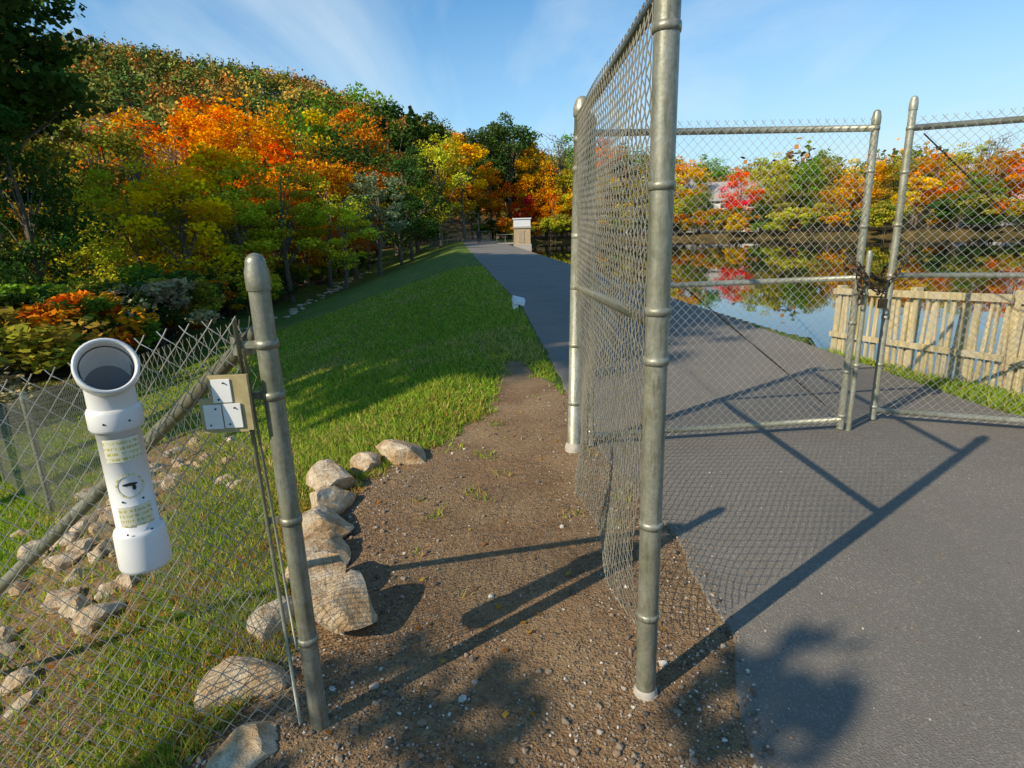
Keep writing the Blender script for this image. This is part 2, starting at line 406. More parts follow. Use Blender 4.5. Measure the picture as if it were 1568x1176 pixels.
def put_tree(x,y,top,kind,col,wid=1.,sd=None):
    ms=TREES[kind]; me=ms[random.randrange(len(ms))]
    z=gz(x,y); H0={'round':14,'tall':16,'cone':16,'bare':14,'bush':3,'high':20,'open':15,'sapling':5}[kind]
    h=top-z; s=h/(H0*.98)
    o=link(NAMES[kind],me); o.location=(x,y,z-.05); sw=s**.75*wid
    o.scale=(sw,sw,s); o.rotation_euler=(0,0,random.uniform(0,6.28))
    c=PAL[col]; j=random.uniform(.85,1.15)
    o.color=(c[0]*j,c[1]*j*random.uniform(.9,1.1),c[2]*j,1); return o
def polar(a,r): a=math.radians(a); return r*math.sin(a),r*math.cos(a)
def T(a,r,el,kind,col,w=1.):
    x,y=polar(a,r); put_tree(x,y,1.5+r*math.tan(math.radians(el)),kind,col,w)
LST=[(-38.5,36,9,'round','dark',.8),(-36,52,8.5,'round','olive',1),(-33,62,9.3,'round','olive',1),(-34,48,5.5,'round','yg',.9),
(-31.5,44,5.5,'round','yg',1),(-30.5,72,10.0,'tall','orange',1.1),(-28,41,6.5,'round','yellow',1.15),(-26,78,10.4,'round','orange',1),(-28,64,8.2,'bare','grey',1),(-33.5,70,9.6,'bare','grey',1),(-30.5,50,7.2,'bare','grey',.9),
(-25,54,8.0,'round','yo',1.1),(-24,45,4.6,'round','yg',1.1),(-21.2,64,10.7,'round','orange',1.1),(-18.5,62,10.2,'round','yo',1),
(-20.2,48,7.0,'tall','yg',1),(-17,86,11.9,'round','green',1),(-16.5,56,6.8,'round','rust',1),(-14.5,64,8.7,'round','dark',1.),(-13.3,82,10.3,'round','rust',1),
(-15.3,47,3.6,'round','yg',1),(-12,53,5.8,'tall','gg',1),(-12,98,12.8,'tall','green',.9),(-10.4,96,11.6,'tall','dark',1.2),(-8.3,92,10.6,'cone','dark',1),(-9.2,72,7.6,'round','dark',1),(-10,62,4.5,'round','dark',1),
(-6.3,82,8.6,'round','yg',.95),(-4.2,88,8.2,'round','yo',1),(-6.8,98,9.8,'round','dark',1),(-2.8,112,9.4,'tall','dark',1.2),(.2,112,9.7,'round','dark',1),(-.8,116,9.0,'round','green',1),
(-1.5,106,5.8,'round','orange',.9),(-3.2,106,6,'round','green',1),(2,118,8.0,'round','green',1),(3.6,112,7.4,'round','yo',1),(5.2,114,8.6,'bare','grey',1),(6.2,116,7.9,'round','green',1),
(7.4,108,4.6,'round','yellow',1),(1.6,110,3.9,'round','red',.8),(5.6,110,5,'round','yg',1),(2.6,113,5.5,'round','yo',1),(4.3,109,4,'round','orange',.9),
(9,114,7.4,'round','orange',1),(11.5,118,7.2,'round','green',1),(13.8,112,6.4,'round','olive',1),(16.5,108,5.8,'round','yo',1),(20.9,98,4.4,'round','red',.85),(18.5,122,5.8,'round','green',1),
(23.3,104,5.3,'round','yg',1),(25.8,102,4.9,'round','green',1.1),(28,103,4.9,'round','olive',1),(30.2,98,4.7,'round','yo',1),(32.6,98,4.7,'round','olive',1),(35,97,4.8,'round','orange',1),(36.7,101,4.9,'round','yg',1),
(38.5,96,4.6,'round','rust',1),(38,104,5.8,'bare','grey',1),(40.8,96,4.7,'round','orange',1),(43,96,4.8,'round','olive',1),(22.4,114,5.2,'round','olive',1),(27,112,5.3,'round','green',1),(31.5,108,5.2,'bare','grey',1),
(34,110,5.1,'round','green',1),(10,108,4.5,'round','yg',1),(12.5,106,4,'round','olive',1),(15,104,4.2,'round','yg',1),(17.6,103,3.0,'round','green',1),(46,98,5,'round','orange',1),(49,100,5,'round','green',1),
(24.5,99,3.4,'round','olive',1),(29,97,3.2,'round','rust',1),(33.8,95,3.2,'round','yellow',1),(37.6,94,3.,'round','green',1)]
for t in LST: T(*t)
k=0
while k<55:
    a=random.uniform(-62,-6); r=random.uniform(50,115); x,y=polar(a,r)
    if pl(y)-x<19 : continue
    k+=1
    T(a,r,random.uniform(3,6.)+ (2.0 if r>80 else 0),'round' if random.random()<.75 else random.choice(['tall','bare']),random.choice(['olive','green','yg','rust','yo','orange','olive','yg','yellow']),1)
# tall trees on the left whose shadows cross the dam
for (x,y,top,w) in [(-16.6,.2,21.5,.95),(-16.6,4.0,19.4,1.15),(-19.6,9.4,19.2,1.2),(-21.2,15.0,18.4,1.15),(-25.5,19.6,18.4,1.15),(-28,28,18,1.15),(-31,37,17.5,1.05)]:
    put_tree(x,y,top,'high','dark',w)
# trees behind the photographer
o=put_tree(-9.0,-11.2,13.5,'open','olive',.8); o.rotation_euler=(0,0,1.0)
o=put_tree(-4.55,-2.53,4.6,'sapling','olive',1.0); o.rotation_euler=(0,0,.4)
# shrubs
for i in range(110):
    y=random.uniform(20,95); x=float(pl(y))-random.uniform(14,22)
    put_tree(x,y,gz(x,y)+random.uniform(1.2,3.4),'bush',random.choice(['dark','green','olive','rust','dark','yg']),random.uniform(.9,1.4))
for i in range(60):
    a=random.uniform(-50,-24); r=random.uniform(19,44); x,y=polar(a,r)
    if pl(y)-x<14: continue
    put_tree(x,y,gz(x,y)+random.uniform(1.2,3.6),'bush',random.choice(['dark','green','olive','dark','yg','grey','olive']),random.uniform(.9,1.5))
k=0
while k<150:
    x=random.uniform(-1,110);y=random.uniform(35,112); s=float(lake_sd(np.array([x]),np.array([y]))[0])
    if s<.2 or s>3.0 or (x<pr(y)+8 and y<99): continue
    k+=1; put_tree(x,y,gz(x,y)+random.uniform(1.2,3.8),'bush',random.choice(['dark','green','olive','rust','yg','dark','olive','yo']),random.uniform(.9,1.5))
for i in range(22):
    x=random.uniform(-26,3); y=random.uniform(103,109)
    put_tree(x,y,gz(x,y)+random.uniform(1.5,3.5),'bush',random.choice(['dark','green','olive']),1.2)

# distant forest, one mesh
rng=np.random.default_rng(11)
nT=4600; a=rng.uniform(-60,54,nT*2); r=np.sqrt(rng.uniform(88**2,460**2,nT*2))
r0=np.interp(a,AZ,HR0)
x=r*np.sin(np.radians(a)); y=r*np.cos(np.radians(a))
ok=(r>np.where(a<5,np.maximum(r0*.9,95),118))&(lake_sd(x,y)>8)&(r<r0+345)&(~((a>18)&(a<22.5)&(r<128)))
x=x[ok][:nT];y=y[ok][:nT];r=r[ok][:nT];a=a[ok][:nT]; z=G(x,y); n=len(x)
pal=np.array([(.055,.09,.02),(.085,.115,.022),(.14,.135,.027),(.04,.065,.016),(.36,.15,.028),(.25,.115,.026),(.38,.235,.04),(.12,.115,.025),(.165,.145,.035)])*2.1
w_low=np.array([.12,.13,.14,.05,.14,.13,.14,.08,.07]); w_hi=np.array([.20,.19,.16,.08,.07,.09,.07,.08,.06])
low=np.clip(1-(z/70),0,1)
pi=np.where(rng.random(n)<low,rng.choice(9,n,p=w_low/w_low.sum()),rng.choice(9,n,p=w_hi/w_hi.sum()))
col=pal[pi]*rng.uniform(.75,1.25,(n,1))
Hh=rng.uniform(8,14,n); Rt=rng.uniform(2.8,5.0,n)
m=105
d=rng.normal(size=(n,m,3)); d/=np.linalg.norm(d,axis=2)[:,:,None]; d[:,:,2]=np.where(d[:,:,2]<-.35,-d[:,:,2],d[:,:,2])
lump=1+.25*np.sin(d[:,:,0]*5+x[:,None])+.2*np.sin(d[:,:,1]*6+y[:,None])
f=rng.uniform(.7,1.05,(n,m))*lump
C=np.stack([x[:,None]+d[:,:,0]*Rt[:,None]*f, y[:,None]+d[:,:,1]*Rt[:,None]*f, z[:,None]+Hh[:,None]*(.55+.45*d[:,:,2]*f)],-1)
cc=col[:,None,:]*(.65+.35*d[:,:,2:3])*rng.uniform(.65,1.35,(n,m,1))  # crown undersides darkened: shade painted into the foliage colour
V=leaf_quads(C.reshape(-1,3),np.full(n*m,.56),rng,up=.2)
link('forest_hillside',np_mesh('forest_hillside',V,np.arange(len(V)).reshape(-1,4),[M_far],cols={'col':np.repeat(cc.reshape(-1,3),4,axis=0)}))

# ------------------------------------------------------------------ grass blades
rng=np.random.default_rng(5)
n=350000
a=np.radians(rng.uniform(-62,14,n)); r=np.exp(rng.uniform(math.log(1.1),math.log(26),n))
x=r*np.sin(a); y=r*np.cos(a)
xs=rng.uniform(3.7,4.7,9000); ysr=rng.uniform(4.05,7.5,9000)
kk=xs>pr(ysr)+.02; x=np.r_[x,xs[kk]]; y=np.r_[y,ysr[kk]]
r=np.hypot(x,y); n=len(x)
noi=.5*wav(x,y,7,.4)+.5*wav(x,y,17,1.1)
dmm=dirt_mask(x,y)+.6*noi*np.clip((y-1.4)/1.2,0,1)
tt=np.clip(((x+2.4)*(-1.4)+(y-2.5)*3.2)/(12.2),-.3,1.6); rr=np.hypot(x+2.4+1.4*tt,y-2.5-3.2*tt)
ok=(dmm<.45+.25*rng.random(n))&((x<pl(y)-.03-.05*rng.random(n))|(x>3.6))&((rr>.55+.4*noi)|(rng.random(n)<.15))
ok&=(noi>-.7)|(rng.random(n)<.3)
x=x[ok];y=y[ok];r=r[ok];noi=noi[ok];z=G(x,y);n=len(x)
cl=.5+.5*wav(x,y,3.1,2.2)
h=rng.uniform(.018,.052,n)*(1+.4*noi+.4*cl)*(1+r*.012); wd=(.0016+.0011*r)*rng.uniform(.7,1.3,n)
th=rng.uniform(0,6.283,n); ln=rng.normal(size=(n,2))*.7
bx=np.cos(th)*wd; by=np.sin(th)*wd
V=np.stack([np.stack([x-bx,y-by,z-.005],1),np.stack([x+bx,y+by,z-.005],1),np.stack([x+ln[:,0]*h,y+ln[:,1]*h,z+h],1)],1).reshape(-1,3)
pt=np.clip(.5+.5*wav(x,y,1.3,.7)+.35*wav(x,y,4.3,1.9),0,1)
pt2=np.clip(.5+.6*wav(x,y,2.6,3.3)+.4*wav(x,y,6.1,.9),0,1)
nearm=np.clip(1-(r-2.0)/4.0,0,1)
g1=np.array([.15,.30,.022]);g2=np.array([.44,.52,.06]);g3=np.array([.68,.52,.17]);g4=np.array([.56,.28,.07])
q=rng.random(n)[:,None]
c=g1*(1-q)+g2*q
dry=((pt**3)*.5+nearm*.25+.05)
isd=(rng.random(n)<dry)[:,None]
c=np.where(isd,g3*rng.uniform(.5,1.1,(n,1)),c)
iso=(rng.random(n)<pt2**2*nearm*.6)[:,None]
c=np.where(iso,g4*rng.uniform(.6,1.1,(n,1)),c)*rng.uniform(.75,1.2,(n,1))
link('grass',np_mesh('grass',V,np.arange(len(V)).reshape(-1,3),[M_blade],cols={'col':np.repeat(c,3,axis=0)}))

# fallen leaves
n=2200; a=np.radians(rng.uniform(-60,20,n)); r=np.exp(rng.uniform(math.log(1.3),math.log(14),n)); x=r*np.sin(a);y=r*np.cos(a)
ok=(x<pl(y)-.1)&((dirt_mask(x,y)<.3)|(rng.random(n)<.12)); x=x[ok];y=y[ok];n=len(x);z=G(x,y)+.02*(dirt_mask(x,y)<.3)+.008
C=np.stack([x,y,z],1); V=leaf_quads(C,np.full(n,.014),rng,up=2.5)
lc=np.array([(.45,.22,.04),(.35,.14,.03),(.28,.18,.08),(.5,.33,.06)])[rng.integers(0,4,n)]
link('fallen_leaves',np_mesh('fallen_leaves',V,np.arange(len(V)).reshape(-1,4),[M_blade],cols={'col':np.repeat(lc,4,axis=0)}))

# ------------------------------------------------------------------ gravel + rocks
def ico(sub):
    bm=bmesh.new(); bmesh.ops.create_icosphere(bm,subdivisions=sub,radius=1); bm.verts.ensure_lookup_table()
    v=np.array([tuple(p.co) for p in bm.verts]); f=np.array([[q.index for q in p.verts] for p in bm.faces]); bm.free(); return v,f
iv,ifc=ico(1)
n=30000
x=rng.uniform(-1.3,1.1,n); y=1.05+rng.uniform(0,1,n)**1.5*4.4
dmv=dirt_mask(x,y); p=pl(y)
cen=np.abs(x-(.0-.02*y))
keep=(dmv>.35)&(x<p+.05)&(rng.random(n)<np.clip(.2+1.2*(cen-.25)+.4*(y<1.9),.08,1))
x=x[keep];y=y[keep];n1=len(x); sz=rng.uniform(.0018,.0060,n1)*(1+1.5*(rng.random(n1)<.07))
n2=420; x2=.7+rng.exponential(.7,n2); y2=rng.uniform(1.1,3.9,n2); s2=rng.uniform(.002,.005,n2)
x=np.r_[x,x2];y=np.r_[y,y2];sz=np.r_[sz,s2]; z=np.where(x>pl(y),.012,G(x,y)); n=len(x)
sc=rng.uniform(.6,1.3,(n,1,3))*sz[:,None,None]; sc[:,:,2]*=.75
v=iv[None]*sc*(1+rng.normal(size=(n,len(iv),1))*.16)
an=rng.uniform(0,6.283,n); ca=np.cos(an)[:,None];sa=np.sin(an)[:,None]
vx=v[:,:,0]*ca-v[:,:,1]*sa+x[:,None]; vy=v[:,:,0]*sa+v[:,:,1]*ca+y[:,None]; vz=v[:,:,2]+z[:,None]+sz[:,None]*.35
V=np.stack([vx,vy,vz],-1).reshape(-1,3); F=(ifc[None]+(np.arange(n)*len(iv))[:,None,None]).reshape(-1,3)
gc=np.array([(.18,.14,.10),(.30,.23,.16),(.46,.39,.31),(.12,.09,.07),(.34,.23,.14),(.66,.62,.54)])[rng.choice(6,n,p=[.25,.25,.14,.13,.16,.07])]
link('gravel',np_mesh('gravel',V,F,[M_stone],cols={'col':np.repeat(gc,len(iv),axis=0)}))
rv,rf=ico(3)
def rock(mb,c,s,seed,rot=0):
    r=np.random.default_rng(seed); v=rv.copy()
    for k in range(12):
        nrm=r.normal(size=3); nrm/=np.linalg.norm(nrm); dd=r.uniform(.5,.82)
        pj=v@nrm; v=v-np.maximum(pj-dd,0)[:,None]*nrm*.96
    off=r.uniform(0,50,3)
    v=np.array([p*(1+.10*mnoise.noise(Vector(p*2+off))+.06*mnoise.noise(Vector(p*6+off))) for p in v])
    v*=np.array(s); ca,sa=math.cos(rot),math.sin(rot)
    v=np.stack([v[:,0]*ca-v[:,1]*sa,v[:,0]*sa+v[:,1]*ca,v[:,2]],1)+np.array(c)
    mb.add(v.tolist(),rf.tolist(),0,False)
BO=[(-.70,2.00,.19,.16,.14,.05),(-.84,2.24,.15,.17,.13,.02),(-.95,2.48,.17,.17,.13,.02),(-1.00,2.77,.18,.18,.12,.02),(-1.07,3.06,.17,.19,.13,.02),(-1.12,3.38,.17,.21,.13,.02),
    (-1.00,3.64,.13,.15,.08,0),(-.76,3.78,.25,.15,.11,0),(-.99,1.74,.19,.17,.12,-.02),(-.84,1.46,.15,.12,.09,-.05),(-1.0,2.10,.15,.13,.12,-.02)]
for i,(x,y,a_,b_,c_,dz) in enumerate(BO):
    mb=MB(); rock(mb,(x,y,gz(x,y)+c_*.3+dz),(a_,b_,c_),40+i,i*.8); mb.obj('boulder',[M_rock])
mb=MB()
for i in range(130):
    t=random.uniform(-.25,1.35); x=-2.5-1.4*t+random.gauss(0,.36); y=2.6+3.2*t+random.gauss(0,.36); s=random.uniform(.035,.11)
    rock(mb,(x,y,gz(x,y)+s*.25),(s*random.uniform(.8,1.4),s,s*.7),200+i,i)
for i in range(110):
    y=random.uniform(26,74); x=float(pl(y))-11.4+random.gauss(0,.5)-.02*(y-30); s=random.uniform(.10,.26)
    rock(mb,(x,y,gz(x,y)+s*.2),(s*1.2,s,s*.6),500+i,i)
mb.obj('riprap_rocks',[M_rock])

# ------------------------------------------------------------------ chain link
def chainlink(mb,P,length,z0,z1,p=.03,r=.0016,mat=0,n=4,nrm=(0,1,0),barb=True):
    k0=math.floor(z0/p); k1=math.floor(z1/p); nr=np.array(nrm,float); nr/=np.linalg.norm(nr)
    for i in range(int(length/p)):
        s0=(i+.5)*p; pts=[]
        for k in range(k0,k1+1):
            sg=1 if (k+i)%2==0 else -1
            q=np.array(P(s0+sg*p*.52,k*p))+nr*(.0018*(1 if i%2 else -1)*(-1 if sg>0 else 1))
            pts.append(q)
        if barb:
            sg=1 if (k1+i)%2==0 else -1
            pts.append(np.array(P(s0+sg*p*.95,k1*p+p*.6)))
        mb.tube(pts,r,n,mat,False,ref=nr)
def rod(mb,a,b,r,n=12,mat=0): mb.tube([a,b],r,n,mat,True)
def band(mb,c,r,h=.022,mat=0): mb.lathe((c[0],c[1],c[2]-h/2),[(r-.004,0),(r+.003,0),(r+.004,h*.5),(r+.003,h),(r-.004,h)],18,mat)
def post(mb,x,y,z0,z1,r,mat=0,dome=True):
    mb.lathe((x,y,0),[(r,z0),(r,(z0+z1)/2),(r,z1)],22,mat)
    if dome:
        R=r*1.14
        mb.lathe((x,y,z1-.05),[(R*.98,0),(R,.003),(R,.045),(R*.86,.062),(R*.84,.068)]+[(R*.84*math.cos(t),.068+R*.84*math.sin(t)) for t in (.3,.6,.9,1.2,1.5)]+[(.0005,.068+R*.84)],22,mat)

F1=empty('chain_link_fence'); mb=MB()
NP=(.41,1.617); FP=(.415,3.83)
post(mb,*NP,-.1,2.32,.0325,0)
for z in (.30,.62,1.13,1.27,1.60,1.97): band(mb,(*NP,z),.0325)
mb.lathe((*NP,0),[(.040,-.02),(.039,.012),(.035,.022),(.0328,.026)],16,1)
mb.obj('near_post',[M_galv,M_conc],F1)
mb=MB()
P=[(FP[0],FP[1],-.1),(FP[0]+.03,FP[1],1.2),(FP[0]+.06,FP[1],2.18)]
mb.tube(P,.045,22,0,True)
mb.lathe((FP[0]+.06,FP[1],2.15),[(.05,0),(.053,.003),(.053,.05),(.045,.07)]+[(.044*math.cos(t),.07+.044*math.sin(t)) for t in (.3,.6,.9,1.2,1.5)]+[(.001,.114)],22,0)
for z in (.35,.75,1.13,1.45,1.85,2.02): band(mb,(FP[0]+.03*z/1.1,FP[1],z),.045,.03)
mb.lathe((FP[0],FP[1],0),[(.062,-.05),(.06,.03),(.052,.05),(.045,.06)],18,1)
mb.obj('far_post',[M_galvb,M_conc],F1)
mb=MB()
rod(mb,(.405,1.65,2.06),(.46,3.80,2.13),.021)
rod(mb,(.405,1.64,1.235),(.44,3.80,1.135),.021)
rod(mb,(.405,1.64,2.0),(.405,1.64,.22),.005,6)
mb.obj('rails',[M_galv],F1)
mb=MB()
def Pc(s,z):
    t=s/2.14; y=1.655+s
    zz=z+.07*t*(z/2)+ .22*(1-t)**2*(1-min(z/.5,1)) if z<.5 else z+.07*t*(z/2)
    low=max(0,1-z/1.0)
    x=.39+.045*t-low*(.035*math.sin(s*5+z*3)+.045*math.sin(math.pi*t)*low)
    return (x+.006*math.sin(z*9+s*4),y,zz)
chainlink(mb,Pc,2.12,.02,2.09,.03,.0020,nrm=(1,0,0))
mb.obj('mesh_fabric',[M_wirew],F1)

def leaf(name,A,B,posts,hA,hB,mid,bot,diag=True,rev=False):
    E=empty(name); A=np.array(A);B=np.array(B); d=B-A; L=np.linalg.norm(d); u=d/L
    def P(s,z): q=A+u*s; return (q[0],q[1],z)
    mb=MB(); r=.021
    rod(mb,P(0,hA-.08),P(L,hA-.08),r); rod(mb,P(0,mid),P(L,mid),r*.9); rod(mb,P(0,bot),P(L,bot),r)
    for s in posts:
        q=P(s,0); post(mb,q[0],q[1],.02,hB,.024)
        for z in (.12,.45,.8,mid,1.45,1.8,hA-.08): band(mb,(q[0],q[1],z),.024,.025)
    mb.obj('frame',[M_galvb],E)
    mb=MB()
    if diag: rod(mb,P(L*.35,mid-.02),P(L-.05,bot+.05),.005,6); rod(mb,P(.05,hA-.12),P(L*.35,mid),.005,6)
    else: rod(mb,P(.08,hA-.12),P(L*.5,mid),.005,6)
    mb.obj('truss_rod',[M_chain],E)
    mb=MB(); nr=(-u[1],u[0],0)
    chainlink(mb,lambda s,z:(A[0]+u[0]*s+nr[0]*-.024+.006*nr[0]*math.sin(s*4+z*3),A[1]+u[1]*s-nr[1]*.024,z),L,bot-.03,hA-.02,.03,.0018,nrm=nr)
    mb.obj('mesh_fabric',[M_wire],E)
    return E
GA=leaf('chain_link_gate',(.52,3.87),(2.39,4.04),[0.02,1.877],2.14,2.13,1.11,.09)
mb=MB()
post(mb,2.44,4.02,0.0,1.26,.017); band(mb,(2.44,4.02,.5),.02); band(mb,(2.44,4.02,1.0),.02)
rod(mb,(2.36,4.02,1.0),(2.46,4.02,1.0),.008,8)
mb.obj('drop_rod',[M_galvb],GA)
GB=leaf('chain_link_gate',(2.74,4.23),(4.6,3.48),[0,1.98],2.16,2.24,1.10,.09,False)
mb=MB()
def link_ring(mb,c,u,w,L=.022,W=.012,r=.003):
    u=np.array(u,float);u/=np.linalg.norm(u); w=np.array(w,float);w-=u*(w@u); w/=np.linalg.norm(w)
    pts=[np.array(c)+u*L*math.cos(t)+w*W*math.sin(t) for t in np.linspace(0,6.283,9)]
    mb.tube(pts,r,5,0,False,ref=np.cross(u,w))
cp=[np.array(p) for p in [(2.34,3.97,1.20),(2.42,3.96,1.08),(2.52,4.00,1.01),(2.62,4.09,1.02),(2.71,4.15,1.10),(2.78,4.17,1.20),(2.80,4.25,1.22),(2.72,4.29,1.14),(2.68,4.22,1.06),(2.55,4.12,1.10),(2.46,4.10,1.16),(2.36,4.10,1.24),(2.30,4.03,1.26),(2.34,3.96,1.16),(2.38,3.97,1.0),(2.37,3.965,.92)]]
k=0
for i in range(len(cp)-1):
    m=max(2,int(np.linalg.norm(cp[i+1]-cp[i])/.036))
    for j in range(m):
        link_ring(mb,cp[i]+(cp[i+1]-cp[i])*(j/m),cp[i+1]-cp[i],(0,0,1) if k%2 else (.5,-1,.3),.028,.017,.0065); k+=1
mb.box((2.57,4.02,.93),(.028,0,0),(0,.012,0),(0,0,.032),0)
mb.tube([(2.57+.018*math.cos(t),4.02,.965+.035*math.sin(t)) for t in np.linspace(0,math.pi,9)],.005,8,0)
mb.obj('gate_chain',[M_chain],bevel=.003)

# left fence
F2=empty('chain_link_fence'); mb=MB(); LP=(-.644,1.526)
post(mb,*LP,-.1,1.42,.027,0)
for z in (.32,.72,1.09,1.23): 
    band(mb,(*LP,z),.027,.022); mb.box((LP[0]-.045,LP[1]-.004,z),(.022,0,0),(0,.003,0),(0,0,.010),0)
mb.obj('post',[M_galv],F2)
mb=MB()
rod(mb,(-.715,1.515,1.30),(-.70,1.515,.02),.006,8)
rod(mb,(-.695,1.50,1.22),(-.675,1.51,.3),.004,8)
mb.obj('tension_bar',[M_galv],F2)
mb=MB()
def Pl(s,z):
    return (-.712-s*.995,1.515-.07*s+.012*math.sin(s*6+z*4)+.02*math.sin(z*3),z-.22*s+.012*math.sin(s*9))
chainlink(mb,Pl,1.75,-.1,1.30,.03,.0018,nrm=(0,1,0))
mb.obj('near_mesh_fabric',[M_wire],F2)
mb=MB()
mb.tube([(-.67,1.54,1.26),(-1.3,1.745,.76),(-1.95,1.95,.26),(-3.0,2.28,-.55)],.0215,14)
mb.lathe((-.72,1.555,1.20),[(.03,0),(.03,.05)],12)
mb.obj('brace_rail',[M_galv],F2)
P0=np.array([-.70,1.56]);P1=np.array([-4.66,5.4]);P2=np.array([-8.6,9.2])
mb=MB()
for q in (P1,P2):
    zz=gz(*q); post(mb,q[0],q[1],zz-.1,zz+1.22,.03)
mb.obj('slope_posts',[M_galv],F2)
mb=MB()
for (a,b,za,zb) in ((P0,P1,1.24,.06),(P1,P2,.06,gz(*P2)+1.18)):
    d=b-a;L=np.linalg.norm(d);u=d/L
    chainlink(mb,lambda s,z:(a[0]+u[0]*s,a[1]+u[1]*s,z+za+(zb-za)*s/L),L,-1.17,.04,.036,.0011,nrm=(-u[1],u[0],0),n=3)
mb.obj('slope_mesh_fabric',[M_wirew],F2)

# marker plates by the post
E=empty('trail_marker_plates'); mb=MB()
X0=np.array([1,.05,0]);X0/=np.linalg.norm(X0); Z0=np.array([.0,0,1.])
def plate(c,w,h,mat,t=.002,dy=0):
    mb.box((c[0],c[1]+dy,c[2]),tuple(X0*w/2),(0,t,0),tuple(Z0*h/2),mat)
plate((-.735,1.475,1.085),.100,.15,0,.006)
plate((-.757,1.475,1.052),.118,.092,0,.007)
plate((-.752,1.466,1.120),.048,.062,1)
plate((-.782,1.464,1.051),.046,.066,1)
plate((-.732,1.465,1.053),.046,.066,1)
for cx,cz in ((-.752,1.120),(-.782,1.051),(-.732,1.053)):
    for dz in(-.022,.022): mb.tube([(cx+dz*.4,1.4625,cz+dz),(cx+dz*.4,1.4595,cz+dz)],.0018,8,2)
mb.obj('plates',[M_tan,M_white,M_chain],E,bevel=.0015)

# pvc recycling tube
E=empty('fishing_line_recycling_tube'); mb=MB(); tx,ty=-.992,1.40
mb.lathe((tx,ty,0),[(.0,.665),(.05,.665),(.060,.670),(.062,.68),(.060,.77),(.056,.78),(.049,.782),(.049,1.05),(.056,1.052),(.060,1.06),(.060,1.10),(.056,1.108),(.05,1.112)],36,0)
dr=Vector((.62,-.80,.42)).normalized()
p0=Vector((tx,ty,1.09)); p1=Vector((tx,ty,1.19)); p2=p1+dr*.06
pts=[]
for t in np.linspace(0,1,12): pts.append((1-t)**2*p0+2*t*(1-t)*p1+t*t*p2)
rf_=Vector((dr.y,-dr.x,0)).normalized()
mb.tube(pts,.053,36,0,False,ref=rf_)
mb.lathe(p2,[(.052,-.03),(.062,-.028),(.0655,-.022),(.067,.018),(.0665,.030),(.063,.033),(.059,.032),(.057,.020),(.055,-.01)],36,0,axis=dr)
mb.obj('pipe',[M_pvc],E)
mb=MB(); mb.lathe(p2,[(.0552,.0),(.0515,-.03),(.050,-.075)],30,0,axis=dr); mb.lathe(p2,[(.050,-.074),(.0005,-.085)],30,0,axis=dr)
mb.obj('inner_wall',[simple('pvc_interior_shaded',(.16,.16,.16),(.24,.24,.24),9,.5)],E)  # inside of the white pipe painted grey to stand for its shade
mb=MB(); ca=math.atan2(-1.42,1.0)
def wrap(z0,z1,half,rr,mat):
    V=[];m=14
    for z in (z0,z1):
        for i in range(m+1):
            a=ca+half*(2*i/m-1); V.append((tx+rr*math.cos(a),ty+rr*math.sin(a),z))
    mb.add(V,[(i,i+1,m+2+i,m+1+i) for i in range(m)],mat,True)
wrap(.975,1.035,.85,.0503,0); wrap(.80,.855,.8,.0503,0)
def disc(R1,R2,cz,rr,mat,sx=1,sz=1,oa=0,n=26):
    V=[]
    for i in range(n):
        t=2*math.pi*i/n
        for R in(R1,R2):
            a=ca+oa+R*math.cos(t)*sx/rr; V.append((tx+rr*math.cos(a),ty+rr*math.sin(a),cz+R*math.sin(t)*sz))
    mb.add(V,[(2*i,2*i+1,(2*i+3)%(2*n),(2*i+2)%(2*n)) for i in range(n)],mat,True)
disc(.028,.033,.91,.0504,0)
disc(.0001,.014,.914,.0506,1,1.2,.3); disc(.0001,.007,.905,.0508,1,.6,1.1,.16)
for oa in(-.45,.45):
    for cz in(.785,1.078,.87): disc(.0001,.003,cz,.0508 if cz==.87 else .0612,1,1,1,oa,10)
mb.obj('labels',[M_label,M_black],E)

# ------------------------------------------------------------------ rustic wooden fence
mb=MB()
def wfence(A,B,tA,tB):
    A=np.array(A);B=np.array(B);d=B-A;L=np.linalg.norm(d);u=d/L; nx=np.array([-u[1],u[0]])
    s=0
    while s<L:
        q=A+u*s+nx*random.uniform(-.008,.008); w=random.uniform(.013,.032); g0=min(gz(q[0],q[1]),0)
        top=tA+(tB-tA)*s/L-.03+random.uniform(-.09,.03); ln=random.gauss(0,.03)
        V=[]
        for zz,wf in((g0-.02,1),((g0+top)/2,random.uniform(.75,1.15)),(top-.03,random.uniform(.6,1)),(top+random.uniform(-.01,.02),.35)):
            o=ln*(zz-g0)
            for sx,sy in((-1,-1),(1,-1),(1,1),(-1,1)):
                V.append((q[0]+u[0]*(sx*w*wf+o)+nx[0]*sy*.011,q[1]+u[1]*(sx*w*wf+o)+nx[1]*sy*.011,zz))
        F=[(i*4+j,i*4+(j+1)%4,i*4+4+(j+1)%4,i*4+4+j) for i in range(3) for j in range(4)]+[(12,13,14,15)]
        mb.add(V,F,0)
        s+=w*2+random.uniform(.006,.04)
    for k,hh in ((0.,.035),(-.52,.03)):
        a=(A[0]-nx[0]*.035,A[1]-nx[1]*.035,tA+k-.035); b=(B[0]-nx[0]*.035,B[1]-nx[1]*.035,tB+k-.035)
        c=(Vector(a)+Vector(b))/2; h=(Vector(b)-Vector(a))/2
        mb.box(c,h,(nx[0]*.016,nx[1]*.016,0),(0,0,hh))
    for s in (0,L*.5,L):
        q=A+u*s+nx*.065; g0=gz(q[0],q[1]); tp=tA+(tB-tA)*s/L+.03; mb.box((q[0],q[1],(g0+tp)/2),(u[0]*.04,u[1]*.04,0),(nx[0]*.04,nx[1]*.04,0),(0,0,(tp-g0)/2))
